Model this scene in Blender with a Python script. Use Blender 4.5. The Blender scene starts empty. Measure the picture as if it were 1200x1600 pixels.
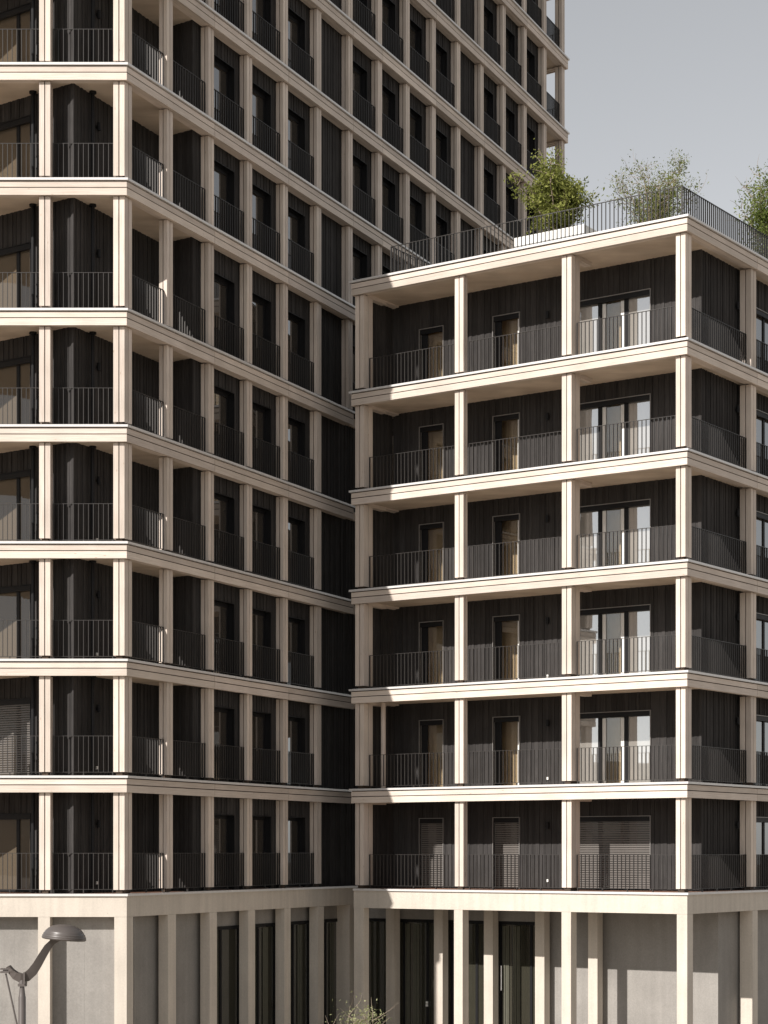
import bpy, bmesh, math, random
from mathutils import Vector, Matrix

random.seed(7)
SC = bpy.context.scene
COL = SC.collection

# ------------------------------------------------------------------ camera
FPX = 3100.0                 # focal length in pixels of the 1200 px wide photograph
HX, HY = 600.0, 1331.0       # principal column and horizon row
CZ = 7.0                     # camera height
cam = bpy.data.cameras.new('camera')
cam.sensor_fit = 'HORIZONTAL'; cam.sensor_width = 36.0
cam.lens = 36.0 * FPX / 1200.0
cam.shift_y = (HY - 800.0) / 1200.0
cam.clip_start = 0.5; cam.clip_end = 6000
co = bpy.data.objects.new('camera', cam); COL.objects.link(co)
co.location = (0, 0, CZ); co.rotation_euler = (math.radians(90), 0, 0)
SC.camera = co

# ------------------------------------------------------------------ sun, sky, exposure
ELEV = math.radians(31.5)
LH = Vector((0.646, 0.763)).normalized()
L = Vector((LH.x * math.cos(ELEV), LH.y * math.cos(ELEV), -math.sin(ELEV)))
sun = bpy.data.lights.new('sun', 'SUN'); sun.energy = 4.9; sun.angle = math.radians(0.53)
sun.color = (1.0, 0.945, 0.89)
so = bpy.data.objects.new('sun', sun); COL.objects.link(so)
so.rotation_euler = L.to_track_quat('-Z', 'Y').to_euler(); so.location = (-20, -20, 60)

W = bpy.data.worlds.new('World'); SC.world = W; W.use_nodes = True
nt = W.node_tree; nt.nodes.clear()
sky = nt.nodes.new('ShaderNodeTexSky'); sky.sky_type = 'NISHITA'; sky.sun_disc = False
sky.sun_elevation = ELEV; sky.sun_rotation = math.atan2(-LH.x, -LH.y)
sky.air_density = 1.0; sky.dust_density = 0.4; sky.ozone_density = 1.0
hs = nt.nodes.new('ShaderNodeHueSaturation'); hs.inputs['Saturation'].default_value = 0.14
bg = nt.nodes.new('ShaderNodeBackground'); bg.inputs['Strength'].default_value = 0.1
ow = nt.nodes.new('ShaderNodeOutputWorld')
nt.links.new(sky.outputs[0], hs.inputs['Color']); nt.links.new(hs.outputs[0], bg.inputs[0]); nt.links.new(bg.outputs[0], ow.inputs[0])
SC.view_settings.view_transform = 'Standard'; SC.view_settings.look = 'None'
SC.view_settings.exposure = 0.3; SC.view_settings.gamma = 1.0

# ------------------------------------------------------------------ materials
def new_mat(name):
    m = bpy.data.materials.new(name); m.use_nodes = True
    n = m.node_tree; b = n.nodes['Principled BSDF']
    return m, n, b

def node(n, t, **kw):
    x = n.nodes.new(t)
    for k, v in kw.items(): setattr(x, k, v)
    return x

def ramp(n, src, stops):
    r = n.nodes.new('ShaderNodeValToRGB')
    e = r.color_ramp.elements
    while len(e) > 1: e.remove(e[-1])
    e[0].position, e[0].color = stops[0][0], (*stops[0][1], 1)
    for p, c in stops[1:]:
        k = e.new(p); k.color = (*c, 1)
    n.links.new(src, r.inputs[0]); return r.outputs[0]

def board_mat(name, c0, c1, tone=0.16, rough=0.75, grain=(1.2, 45), bump=0.15, knots=False, hue=None, blotch=0.0, spec=0.5):
    """timber whose UV runs along the grain; each board has its own tone"""
    m, n, b = new_mat(name)
    uv = node(n, 'ShaderNodeUVMap')
    mp = node(n, 'ShaderNodeMapping'); mp.inputs['Scale'].default_value = (grain[0], grain[1], 1)
    n.links.new(uv.outputs[0], mp.inputs[0])
    no = node(n, 'ShaderNodeTexNoise'); no.inputs['Scale'].default_value = 1.0; no.inputs['Detail'].default_value = 5; no.inputs['Roughness'].default_value = 0.65
    n.links.new(mp.outputs[0], no.inputs['Vector'])
    base = ramp(n, no.outputs[0], [(0.3, c0), (0.7, c1)])
    # per board tone
    sx = node(n, 'ShaderNodeSeparateXYZ'); n.links.new(uv.outputs[0], sx.inputs[0])
    dv = node(n, 'ShaderNodeMath', operation='MULTIPLY'); dv.inputs[1].default_value = 0.1; n.links.new(sx.outputs[1], dv.inputs[0])
    fl = node(n, 'ShaderNodeMath', operation='FLOOR'); n.links.new(dv.outputs[0], fl.inputs[0])
    wn = node(n, 'ShaderNodeTexWhiteNoise', noise_dimensions='1D'); n.links.new(fl.outputs[0], wn.inputs['W'])
    mr = node(n, 'ShaderNodeMapRange'); mr.inputs['To Min'].default_value = 1 - tone; mr.inputs['To Max'].default_value = 1 + tone
    n.links.new(wn.outputs['Value'], mr.inputs['Value'])
    mx = node(n, 'ShaderNodeMix', data_type='RGBA', blend_type='MULTIPLY'); mx.inputs['Factor'].default_value = 1
    n.links.new(base, mx.inputs['A']); n.links.new(mr.outputs[0], mx.inputs['B'])
    last = mx.outputs['Result']
    if hue:
        h2 = node(n, 'ShaderNodeMix', data_type='RGBA', blend_type='MULTIPLY')
        wc = node(n, 'ShaderNodeMath', operation='MULTIPLY_ADD'); wc.inputs[1].default_value = 7.31; wc.inputs[2].default_value = 3.3
        n.links.new(fl.outputs[0], wc.inputs[0])
        wn2 = node(n, 'ShaderNodeTexWhiteNoise', noise_dimensions='1D'); n.links.new(wc.outputs[0], wn2.inputs['W'])
        n.links.new(wn2.outputs['Value'], h2.inputs['Factor']); n.links.new(last, h2.inputs['A']); h2.inputs['B'].default_value = (*hue, 1)
        last = h2.outputs['Result']
    if knots:
        vo = node(n, 'ShaderNodeTexVoronoi'); vo.inputs['Scale'].default_value = 1.0
        mk = node(n, 'ShaderNodeMapping'); mk.inputs['Scale'].default_value = (1.7, 7.0, 1); n.links.new(uv.outputs[0], mk.inputs[0]); n.links.new(mk.outputs[0], vo.inputs['Vector'])
        kc = ramp(n, vo.outputs['Distance'], [(0.03, (0.62, 0.5, 0.4)), (0.08, (1, 1, 1))])
        m3 = node(n, 'ShaderNodeMix', data_type='RGBA', blend_type='MULTIPLY'); m3.inputs['Factor'].default_value = 0.8
        n.links.new(last, m3.inputs['A']); n.links.new(kc, m3.inputs['B']); last = m3.outputs['Result']
    if blotch:
        g = node(n, 'ShaderNodeNewGeometry')
        nb = node(n, 'ShaderNodeTexNoise'); nb.inputs['Scale'].default_value = 1.1; nb.inputs['Detail'].default_value = 6
        n.links.new(g.outputs['Position'], nb.inputs['Vector'])
        bc = ramp(n, nb.outputs[0], [(0.3, (1 - blotch,) * 3), (0.7, (1 + blotch * 0.6,) * 3)])
        m4 = node(n, 'ShaderNodeMix', data_type='RGBA', blend_type='MULTIPLY'); m4.inputs['Factor'].default_value = 1
        n.links.new(last, m4.inputs['A']); n.links.new(bc, m4.inputs['B']); last = m4.outputs['Result']
    n.links.new(last, b.inputs['Base Color'])
    b.inputs['Roughness'].default_value = rough; b.inputs['Specular IOR Level'].default_value = spec
    if bump:
        bp = node(n, 'ShaderNodeBump'); bp.inputs['Strength'].default_value = bump; bp.inputs['Distance'].default_value = 0.004
        n.links.new(no.outputs[0], bp.inputs['Height']); n.links.new(bp.outputs[0], b.inputs['Normal'])
    return m

def flat_mat(name, c, rough=0.5, metal=0.0, var=0.06, scale=6.0, spec=0.5):
    m, n, b = new_mat(name)
    g = node(n, 'ShaderNodeNewGeometry')
    no = node(n, 'ShaderNodeTexNoise'); no.inputs['Scale'].default_value = scale; no.inputs['Detail'].default_value = 5
    n.links.new(g.outputs['Position'], no.inputs['Vector'])
    lo = tuple(x * (1 - var) for x in c); hi = tuple(min(1, x * (1 + var)) for x in c)
    n.links.new(ramp(n, no.outputs[0], [(0.3, lo), (0.7, hi)]), b.inputs['Base Color'])
    b.inputs['Roughness'].default_value = rough; b.inputs['Metallic'].default_value = metal
    b.inputs['Specular IOR Level'].default_value = spec
    return m

def concrete_mat(name, c, var=0.12, streak=0.12, speck=0.08):
    m, n, b = new_mat(name)
    g = node(n, 'ShaderNodeNewGeometry')
    n1 = node(n, 'ShaderNodeTexNoise'); n1.inputs['Scale'].default_value = 0.9; n1.inputs['Detail'].default_value = 8; n1.inputs['Roughness'].default_value = 0.6
    n.links.new(g.outputs['Position'], n1.inputs['Vector'])
    base = ramp(n, n1.outputs[0], [(0.3, tuple(x * (1 - var) for x in c)), (0.7, tuple(x * (1 + var) for x in c))])
    mp = node(n, 'ShaderNodeMapping'); mp.inputs['Scale'].default_value = (5, 5, 0.35); n.links.new(g.outputs['Position'], mp.inputs[0])
    n2 = node(n, 'ShaderNodeTexNoise'); n2.inputs['Scale'].default_value = 1.0; n2.inputs['Detail'].default_value = 6; n.links.new(mp.outputs[0], n2.inputs['Vector'])
    st = ramp(n, n2.outputs[0], [(0.35, (1 - streak,) * 3), (0.65, (1 + streak * 0.4,) * 3)])
    mx = node(n, 'ShaderNodeMix', data_type='RGBA', blend_type='MULTIPLY'); mx.inputs['Factor'].default_value = 1
    n.links.new(base, mx.inputs['A']); n.links.new(st, mx.inputs['B'])
    vo = node(n, 'ShaderNodeTexVoronoi'); vo.inputs['Scale'].default_value = 1.6; n.links.new(g.outputs['Position'], vo.inputs['Vector'])
    pc = ramp(n, vo.outputs['Distance'], [(0.012, (0.55, 0.55, 0.55)), (0.03, (1, 1, 1))])
    m3 = node(n, 'ShaderNodeMix', data_type='RGBA', blend_type='MULTIPLY'); m3.inputs['Factor'].default_value = 0.7
    n.links.new(mx.outputs['Result'], m3.inputs['A']); n.links.new(pc, m3.inputs['B'])
    n4 = node(n, 'ShaderNodeTexNoise'); n4.inputs['Scale'].default_value = 22; n4.inputs['Detail'].default_value = 4; n4.inputs['Roughness'].default_value = 0.8; n.links.new(g.outputs['Position'], n4.inputs['Vector'])
    sc_ = ramp(n, n4.outputs[0], [(0.35, (1 - speck,) * 3), (0.65, (1 + speck * 0.5,) * 3)])
    m5 = node(n, 'ShaderNodeMix', data_type='RGBA', blend_type='MULTIPLY'); m5.inputs['Factor'].default_value = 1
    n.links.new(m3.outputs['Result'], m5.inputs['A']); n.links.new(sc_, m5.inputs['B'])
    n.links.new(m5.outputs['Result'], b.inputs['Base Color']); b.inputs['Roughness'].default_value = 0.85
    n3 = node(n, 'ShaderNodeTexNoise'); n3.inputs['Scale'].default_value = 14; n3.inputs['Detail'].default_value = 8; n.links.new(g.outputs['Position'], n3.inputs['Vector'])
    bp = node(n, 'ShaderNodeBump'); bp.inputs['Strength'].default_value = 0.25; bp.inputs['Distance'].default_value = 0.01
    n.links.new(n3.outputs[0], bp.inputs['Height']); n.links.new(bp.outputs[0], b.inputs['Normal'])
    return m

def glass_mat(name, deep, refl=0.5):
    """coated double glazing: strong mirror over a dark room"""
    m = bpy.data.materials.new(name); m.use_nodes = True; n = m.node_tree; n.nodes.clear()
    out = node(n, 'ShaderNodeOutputMaterial'); mix = node(n, 'ShaderNodeMixShader')
    df = node(n, 'ShaderNodeBsdfDiffuse'); gl = node(n, 'ShaderNodeBsdfGlossy'); gl.inputs['Roughness'].default_value = 0.01
    gl.inputs['Color'].default_value = (0.93, 0.95, 0.97, 1); df.inputs['Color'].default_value = (*deep, 1)
    lw = node(n, 'ShaderNodeFresnel'); lw.inputs['IOR'].default_value = 1.5
    ad = node(n, 'ShaderNodeMath', operation='ADD'); ad.use_clamp = True; ad.inputs[1].default_value = refl; n.links.new(lw.outputs[0], ad.inputs[0])
    g = node(n, 'ShaderNodeNewGeometry')
    no = node(n, 'ShaderNodeTexNoise'); no.inputs['Scale'].default_value = 0.9; no.inputs['Detail'].default_value = 1; n.links.new(g.outputs['Position'], no.inputs['Vector'])
    bp = node(n, 'ShaderNodeBump'); bp.inputs['Strength'].default_value = 0.06; bp.inputs['Distance'].default_value = 0.02; n.links.new(no.outputs[0], bp.inputs['Height'])
    n.links.new(bp.outputs[0], gl.inputs['Normal'])
    n.links.new(ad.outputs[0], mix.inputs[0]); n.links.new(df.outputs[0], mix.inputs[1]); n.links.new(gl.outputs[0], mix.inputs[2]); n.links.new(mix.outputs[0], out.inputs[0])
    return m

def clear_glass(name, refl):
    m = bpy.data.materials.new(name); m.use_nodes = True; n = m.node_tree; n.nodes.clear()
    out = node(n, 'ShaderNodeOutputMaterial'); mix = node(n, 'ShaderNodeMixShader')
    tr = node(n, 'ShaderNodeBsdfTransparent'); tr.inputs[0].default_value = (0.88, 0.87, 0.84, 1)
    gl = node(n, 'ShaderNodeBsdfGlossy'); gl.inputs['Roughness'].default_value = 0.01
    lw = node(n, 'ShaderNodeFresnel'); lw.inputs['IOR'].default_value = 1.5
    ad = node(n, 'ShaderNodeMath', operation='ADD'); ad.use_clamp = True; ad.inputs[1].default_value = refl; n.links.new(lw.outputs[0], ad.inputs[0])
    n.links.new(ad.outputs[0], mix.inputs[0]); n.links.new(tr.outputs[0], mix.inputs[1]); n.links.new(gl.outputs[0], mix.inputs[2]); n.links.new(mix.outputs[0], out.inputs[0])
    return m

def leaf_mat(name, c0, c1, trans=0.5):
    m = bpy.data.materials.new(name); m.use_nodes = True; n = m.node_tree; n.nodes.clear()
    out = node(n, 'ShaderNodeOutputMaterial'); mix = node(n, 'ShaderNodeMixShader'); mix.inputs[0].default_value = trans
    df = node(n, 'ShaderNodeBsdfDiffuse'); tr = node(n, 'ShaderNodeBsdfTranslucent')
    uv = node(n, 'ShaderNodeUVMap'); sx = node(n, 'ShaderNodeSeparateXYZ'); n.links.new(uv.outputs[0], sx.inputs[0])
    c = ramp(n, sx.outputs[0], [(0.0, c0), (1.0, c1)])
    n.links.new(c, df.inputs[0]); n.links.new(c, tr.inputs[0])
    n.links.new(df.outputs[0], mix.inputs[1]); n.links.new(tr.outputs[0], mix.inputs[2]); n.links.new(mix.outputs[0], out.inputs[0])
    return m

M = {}
M['wood'] = board_mat('pale_larch', (0.53, 0.445, 0.37), (0.70, 0.615, 0.535), tone=0.13, knots=True, hue=(0.95, 0.95, 0.97), blotch=0.1)
M['soffit'] = board_mat('ceiling_timber', (0.52, 0.42, 0.325), (0.64, 0.54, 0.435), tone=0.05, grain=(0.5, 9), bump=0.05, blotch=0.16)
M['clad'] = board_mat('dark_stained_boards', (0.031, 0.029, 0.0285), (0.064, 0.060, 0.058), tone=0.2, grain=(2, 60), bump=0.3, blotch=0.15, rough=0.8, spec=0.06)
M['deck'] = board_mat('red_deck_boards', (0.22, 0.11, 0.07), (0.32, 0.17, 0.11), tone=0.1)
M['metal'] = flat_mat('dark_bronze_metal', (0.04, 0.036, 0.033), rough=0.42, metal=0.2)
M['black'] = flat_mat('black_metal', (0.012, 0.012, 0.013), rough=0.5, spec=0.2)
M['flash'] = flat_mat('pale_metal_flashing', (0.62, 0.605, 0.59), rough=0.4, metal=0.1, var=0.04)
M['trim'] = flat_mat('grey_window_trim', (0.22, 0.21, 0.2), rough=0.4)
M['conc'] = concrete_mat('pale_concrete', (0.56, 0.505, 0.435), var=0.07, streak=0.09)
M['concwall'] = concrete_mat('grey_concrete', (0.275, 0.26, 0.24), var=0.12, streak=0.07, speck=0.12)
M['glass'] = glass_mat('window_glass', (0.30, 0.285, 0.26), 0.34)
M['glassbrown'] = clear_glass('clear_door_glass', 0.05)
M['room'] = flat_mat('brown_room_lining', (0.56, 0.44, 0.30), rough=0.9)
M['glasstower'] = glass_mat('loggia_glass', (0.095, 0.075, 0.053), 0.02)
M['glassdim'] = glass_mat('shaded_window_glass', (0.05, 0.042, 0.034), 0.14)  # dimmer copy of the window glass, shade put into its base colour
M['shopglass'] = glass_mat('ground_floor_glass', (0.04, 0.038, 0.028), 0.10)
M['curtain'] = flat_mat('pale_curtain', (0.09, 0.088, 0.065), rough=0.9)
M['green'] = flat_mat('pale_green_panel', (0.5, 0.6, 0.42), rough=0.6)
M['shutter'] = flat_mat('shutter_slats', (0.12, 0.108, 0.098), rough=0.45)
M['white'] = flat_mat('white_render', (0.78, 0.77, 0.74), rough=0.8, var=0.03)
M['socket'] = flat_mat('white_plastic', (0.75, 0.74, 0.7), rough=0.5)
M['bark'] = flat_mat('grey_bark', (0.25, 0.2, 0.15), rough=0.9, var=0.25, scale=30)
M['lamp'] = flat_mat('brown_grey_lamp_paint', (0.09, 0.078, 0.072), rough=0.38, var=0.15, scale=3, spec=0.5)
M['gap'] = flat_mat('dark_joint_shade', (0.07, 0.052, 0.04), rough=0.9, spec=0.1)  # joint brown, with the shade under the flashing put into its colour
M['interior'] = flat_mat('room_dark', (0.03, 0.027, 0.023), rough=0.9)

# ------------------------------------------------------------------ geometry helpers
class Frame:
    """a facade: origin on its face, s runs along it, d runs into the building"""
    def __init__(s, o, u, m): s.o = Vector(o); s.u = Vector(u).normalized(); s.m = Vector(m).normalized()
    def p(s, a, d): return s.o + s.u * a + s.m * d
    def P(s, a, d, z): q = s.p(a, d); return Vector((q.x, q.y, z))
    def s_at(s, px, d):           # where the sight line of photo column px meets the plane at depth d
        r = (px - HX) / FPX; o = s.o + s.m * d
        return (r * o.y - o.x) / (s.u.x - r * s.u.y)
    def sub(s, a, d): return Frame(s.p(a, d), s.u, s.m)

def proj(p):
    return HX + FPX * p.x / p.y, HY - FPX * (p.z - CZ) / p.y

class MB:
    def __init__(s): s.v = []; s.f = []; s.uv = []; s.mi = []
    def face(s, pts, uvs, mi=0):
        k = len(s.v); s.v += [tuple(p) for p in pts]; s.f.append(tuple(range(k, k + len(pts)))); s.uv += uvs; s.mi.append(mi)
    def hexa(s, c, dims, g, mi=0, off=None):
        """c: 8 corners index [s][d][z]; dims real sizes; g grain axis 0,1,2"""
        k = len(s.v); s.v += [tuple(x) for x in c]
        ou, ov = (random.uniform(0, 30), 10 * random.randint(0, 900) + random.uniform(0, 4)) if off is None else off
        par = [(x >> 2 & 1, x >> 1 & 1, x & 1) for x in range(8)]
        for ax in range(3):
            oth = [a for a in range(3) if a != ax]
            if g in oth: ua = g; va = [a for a in oth if a != g][0]
            else: ua, va = oth
            for side in (0, 1):
                idx = [i for i in range(8) if par[i][ax] == side]
                # order into loop
                a, b = oth
                idx.sort(key=lambda i: (par[i][a], par[i][b] ^ par[i][a]))
                s.f.append(tuple(k + i for i in idx)); s.mi.append(mi)
                for i in idx:
                    s.uv.append((ou + par[i][ua] * dims[ua], ov + par[i][va] * dims[va]))
    def box(s, fr, s0, s1, d0, d1, z0, z1, g=0, mi=0, off=None):
        c = [fr.P((s0, s1)[i >> 2 & 1], (d0, d1)[i >> 1 & 1], (z0, z1)[i & 1]) for i in range(8)]
        s.hexa(c, (abs(s1 - s0), abs(d1 - d0), abs(z1 - z0)), g, mi, off)
    def prism(s, poly, z0, z1, mi=0, mi_bot=None, mi_top=None):
        n = len(poly)
        for zz, m_ in ((z0, mi if mi_bot is None else mi_bot), (z1, mi if mi_top is None else mi_top)):
            s.face([(p[0], p[1], zz) for p in poly], [(p[0], p[1] * 0.2) for p in poly], m_)
        for i in range(n):
            a, b = poly[i], poly[(i + 1) % n]; l = math.dist(a[:2], b[:2])
            s.face([(a[0], a[1], z0), (b[0], b[1], z0), (b[0], b[1], z1), (a[0], a[1], z1)], [(0, 0), (l, 0), (l, z1 - z0), (0, z1 - z0)], mi)
    def tube(s, path, rads, n=10, mi=0, cap=True):
        path = [Vector(p) for p in path]; rings = []
        if not isinstance(rads, (list, tuple)): rads = [rads] * len(path)
        up = None
        for i, p in enumerate(path):
            t = (path[min(i + 1, len(path) - 1)] - path[max(i - 1, 0)]).normalized()
            if up is None: up = t.orthogonal().normalized()
            up = (up - t * up.dot(t)).normalized(); w = t.cross(up)
            k = len(s.v)
            for j in range(n):
                a = 2 * math.pi * j / n; q = p + (up * math.cos(a) + w * math.sin(a)) * rads[i]; s.v.append(tuple(q))
            rings.append(k)
        for i in range(len(rings) - 1):
            for j in range(n):
                j2 = (j + 1) % n
                s.f.append((rings[i] + j, rings[i] + j2, rings[i + 1] + j2, rings[i + 1] + j)); s.mi.append(mi)
                s.uv += [(0, 0), (0, .1), (.1, .1), (.1, 0)]
        if cap:
            for r in (rings[0], rings[-1]):
                s.f.append(tuple(r + j for j in range(n))); s.mi.append(mi); s.uv += [(0, 0)] * n
    def build(s, name, mats, parent=None, smooth=False, recalc=True):
        me = bpy.data.meshes.new(name)
        off = Vector((0, 0, 0))
        if parent is not None:
            q = parent
            while q is not None: off += Vector(q.location); q = q.parent
        me.from_pydata([(x - off.x, y - off.y, z - off.z) for x, y, z in s.v], [], s.f)
        ul = me.uv_layers.new(name='UVMap'); 
        fl = [c for uv in s.uv for c in uv]; ul.data.foreach_set('uv', fl)
        if not isinstance(mats, (list, tuple)): mats = [mats]
        for m in mats: me.materials.append(m)
        if len(mats) > 1: me.polygons.foreach_set('material_index', s.mi)
        me.update()
        if recalc:
            bm = bmesh.new(); bm.from_mesh(me); bmesh.ops.recalc_face_normals(bm, faces=bm.faces); bm.to_mesh(me); bm.free()
        if smooth: me.polygons.foreach_set('use_smooth', [True] * len(me.polygons))
        o = bpy.data.objects.new(name, me); COL.objects.link(o)
        if parent is not None: o.parent = parent
        return o

def thing(name, loc, label, cat, group=None):
    o = bpy.data.objects.new(name, None); o.empty_display_size = 0.5; COL.objects.link(o); o.location = loc
    o['label'] = label; o['category'] = cat
    if group: o['group'] = group
    return o

def stag(o, kind='structure'): o['kind'] = kind; return o

# pile of parts of one kind: the 100 that show largest stay separate, the rest is one stuff mesh
class Pile:
    def __init__(s, name, mats, parent): s.name = name; s.mats = mats; s.parent = parent; s.items = []
    def add(s, mb, kids=(), margin=70, label=None):
        ps = [proj(Vector(v)) for v in mb.v if v[1] > 1]
        x0 = min(p[0] for p in ps); x1 = max(p[0] for p in ps); y0 = min(p[1] for p in ps); y1 = max(p[1] for p in ps)
        if x1 < -margin or x0 > 1200 + margin or y1 < -margin or y0 > 1600 + margin: return
        w = max(0, min(x1, 1200) - max(x0, 0)) * max(0, min(y1, 1600) - max(y0, 0))
        s.items.append((w, len(s.items), mb, kids, label))
    def flush(s, cap=98):
        it = sorted(s.items, key=lambda t: (-t[0], t[1]))
        for w, _, mb, kids, label in it[:cap]:
            o = mb.build(s.name, s.mats, s.parent)
            if label: o['label'] = label
            for kn, kmb, km in kids: kmb.build(kn, km, o)
        rest = it[cap:]
        if rest:
            J = MB(); KM = {}
            def merge(A, B, shift=0):
                k = len(A.v); A.v += B.v; A.f += [tuple(i + k for i in f) for f in B.f]; A.uv += B.uv; A.mi += [m + shift for m in B.mi]
            for w, _, mb, kids, label in rest:
                merge(J, mb)
                for kn, kmb, km in kids:
                    KM.setdefault(kn, (MB(), km)); merge(KM[kn][0], kmb)
            o = J.build(s.name, s.mats, s.parent); o['kind'] = 'stuff'
            for kn, (kmb, km) in KM.items(): kmb.build(kn, km, o)

def clad(mb, fr, d, s0, s1, z0, z1, openings=(), th=0.05, flip=False):
    """board-on-board cladding; boards alternate in depth, split round the openings"""
    cuts = sorted({s0, s1} | {c for o in openings for c in o[:2] if s0 < c < s1})
    for a, b in zip(cuts[:-1], cuts[1:]):
        x = a; k = 0
        while x < b - 1e-4:
            w = random.choice((0.06, 0.08, 0.1, 0.13))
            if b - (x + w) < 0.05: w = b - x
            e = x + w; zs = [(z0, z1)]
            mid = (x + e) / 2
            for o in openings:
                if o[0] < mid < o[1]:
                    zs = [q for lo, hi in zs for q in ((lo, min(hi, o[2])), (max(lo, o[3]), hi)) if q[1] - q[0] > 0.01]
            pr = (0.0, 0.018, 0.006, 0.024)[k % 4]
            off = (random.uniform(0, 30), 10 * random.randint(0, 900))
            for lo, hi in zs: mb.box(fr, x, e, d + pr, d + th + pr, lo, hi, g=2, off=off)
            x = e; k += 1

def column_boards(mb, fr, s0, s1, d0, d1, z0, z1, deep=False, splits=None):
    g = 0.0135; mid = (s0 + s1) / 2; dm = (d0 + d1) / 2
    ds = [(d0, dm - g), (dm + g, d1)]
    for a, b in ((s0, mid - g), (mid + g, s1)):
        for e, f in ds: mb.box(fr, a, b, e, f, z0, z1, g=2)
    mb.box(fr, s0 + 0.02, s1 - 0.02, d0 + 0.03, d1 - 0.03, z0 + 0.01, z1 - 0.01, g=2, mi=1)
    # steel foot
    mb.box(fr, s0 + 0.06, s1 - 0.06, d0 + 0.06, d1 - 0.06, z0 - 0.11, z0 + 0.02, g=2, mi=1)

def railing_mb(fr, s0, s1, d, z0, z1, step=0.125, feet=True):
    mb = MB()
    mb.box(fr, s0, s1, d - 0.022, d + 0.022, z1 - 0.012, z1, g=0)
    mb.box(fr, s0, s1, d - 0.018, d + 0.018, z0, z0 + 0.012, g=0)
    n = max(2, round((s1 - s0) / step)); st = (s1 - s0) / n
    for i in range(n + 1):
        a = s0 + st * i; w = 0.007 if 0 < i < n else 0.011
        mb.box(fr, a - w, a + w, d - 0.02, d + 0.02, z0, z1 - 0.004, g=2)
    if feet:
        nf = max(2, round((s1 - s0) / 0.9))
        for i in range(nf + 1):
            a = s0 + 0.02 + (s1 - s0 - 0.04) * i / nf
            mb.box(fr, a - 0.012, a + 0.012, d - 0.02, d + 0.02, z0 - 0.09, z0, g=2)
    return mb

def window_mb(fr, d, s0, s1, z0, z1, mull=(), fw=0.055, rec=0.12, trim=False, glass=('glass',), head=True):
    """dark frame set in a reveal, with its panes and the folded metal surround"""
    f = MB(); p = MB(); t = MB()
    for a, b, lo, hi in ((s0, s0 + fw, z0, z1), (s1 - fw, s1, z0, z1), (s0 + fw, s1 - fw, z1 - fw * 1.4, z1), (s0 + fw, s1 - fw, z0, z0 + fw)):
        f.box(fr, a, b, d + rec - 0.03, d + rec + 0.05, lo, hi)
    xs = [s0 + fw]
    for mctr, mw in mull:
        f.box(fr, mctr - mw / 2, mctr + mw / 2, d + rec - 0.03, d + rec + 0.05, z0 + fw, z1 - fw * 1.4)
        xs += [mctr - mw / 2, mctr + mw / 2]
    xs.append(s1 - fw)
    panes = []
    for a, b in zip(xs[::2], xs[1::2]):
        q = MB(); q.box(fr, a, b, d + rec, d + rec + 0.02, z0 + fw, z1 - fw * 1.4); panes.append(('pane', q, M[glass[len(panes) % len(glass)]]))
    # reveal lining, shutter box slot under the head
    for a, b, lo, hi in ((s0 - 0.02, s0, z0, z1 + 0.02), (s1, s1 + 0.02, z0, z1 + 0.02), (s0, s1, z1, z1 + 0.02)):
        t.box(fr, a, b, d - 0.03, d + rec + 0.06, lo, hi)
    if 'glassbrown' in glass:
        q = MB(); D = 0.4; e = 0.15
        q.box(fr, s0 - e, s1 + e, d + rec + D, d + rec + D + 0.05, z0 - 0.05, z1 + 0.15)
        q.box(fr, s0 - e - .05, s0 - e, d + rec + 0.06, d + rec + D, z0 - 0.05, z1 + 0.15)
        q.box(fr, s1 + e, s1 + e + .05, d + rec + 0.06, d + rec + D, z0 - 0.05, z1 + 0.15)
        q.box(fr, s0 - e, s1 + e, d + rec + 0.06, d + rec + D, z1 + 0.15, z1 + 0.18)
        q.box(fr, s0 - e, s1 + e, d + rec + 0.06, d + rec + D, z0 - 0.05, z0 - 0.02)
        for k_ in range(2):   # ends of the lining beside the frame
            a_, b_ = ((s0 - e, s0 - 0.021), (s1 + 0.021, s1 + e))[k_]; q.box(fr, a_, b_, d + rec + 0.061, d + rec + 0.09, z0 - 0.05, z1 + 0.15)
        q.box(fr, s0 - .02, s1 + .02, d + rec + 0.061, d + rec + 0.09, z1 + 0.021, z1 + 0.15)
        panes.append(('interior', q, M['room']))
    if head: f.box(fr, s0, s1, d + 0.0, d + rec - 0.031, z1 - 0.14, z1 - 0.001)
    kids = panes + [('surround', t, M['trim'] if trim else M['black'])]
    return f, kids

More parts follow.
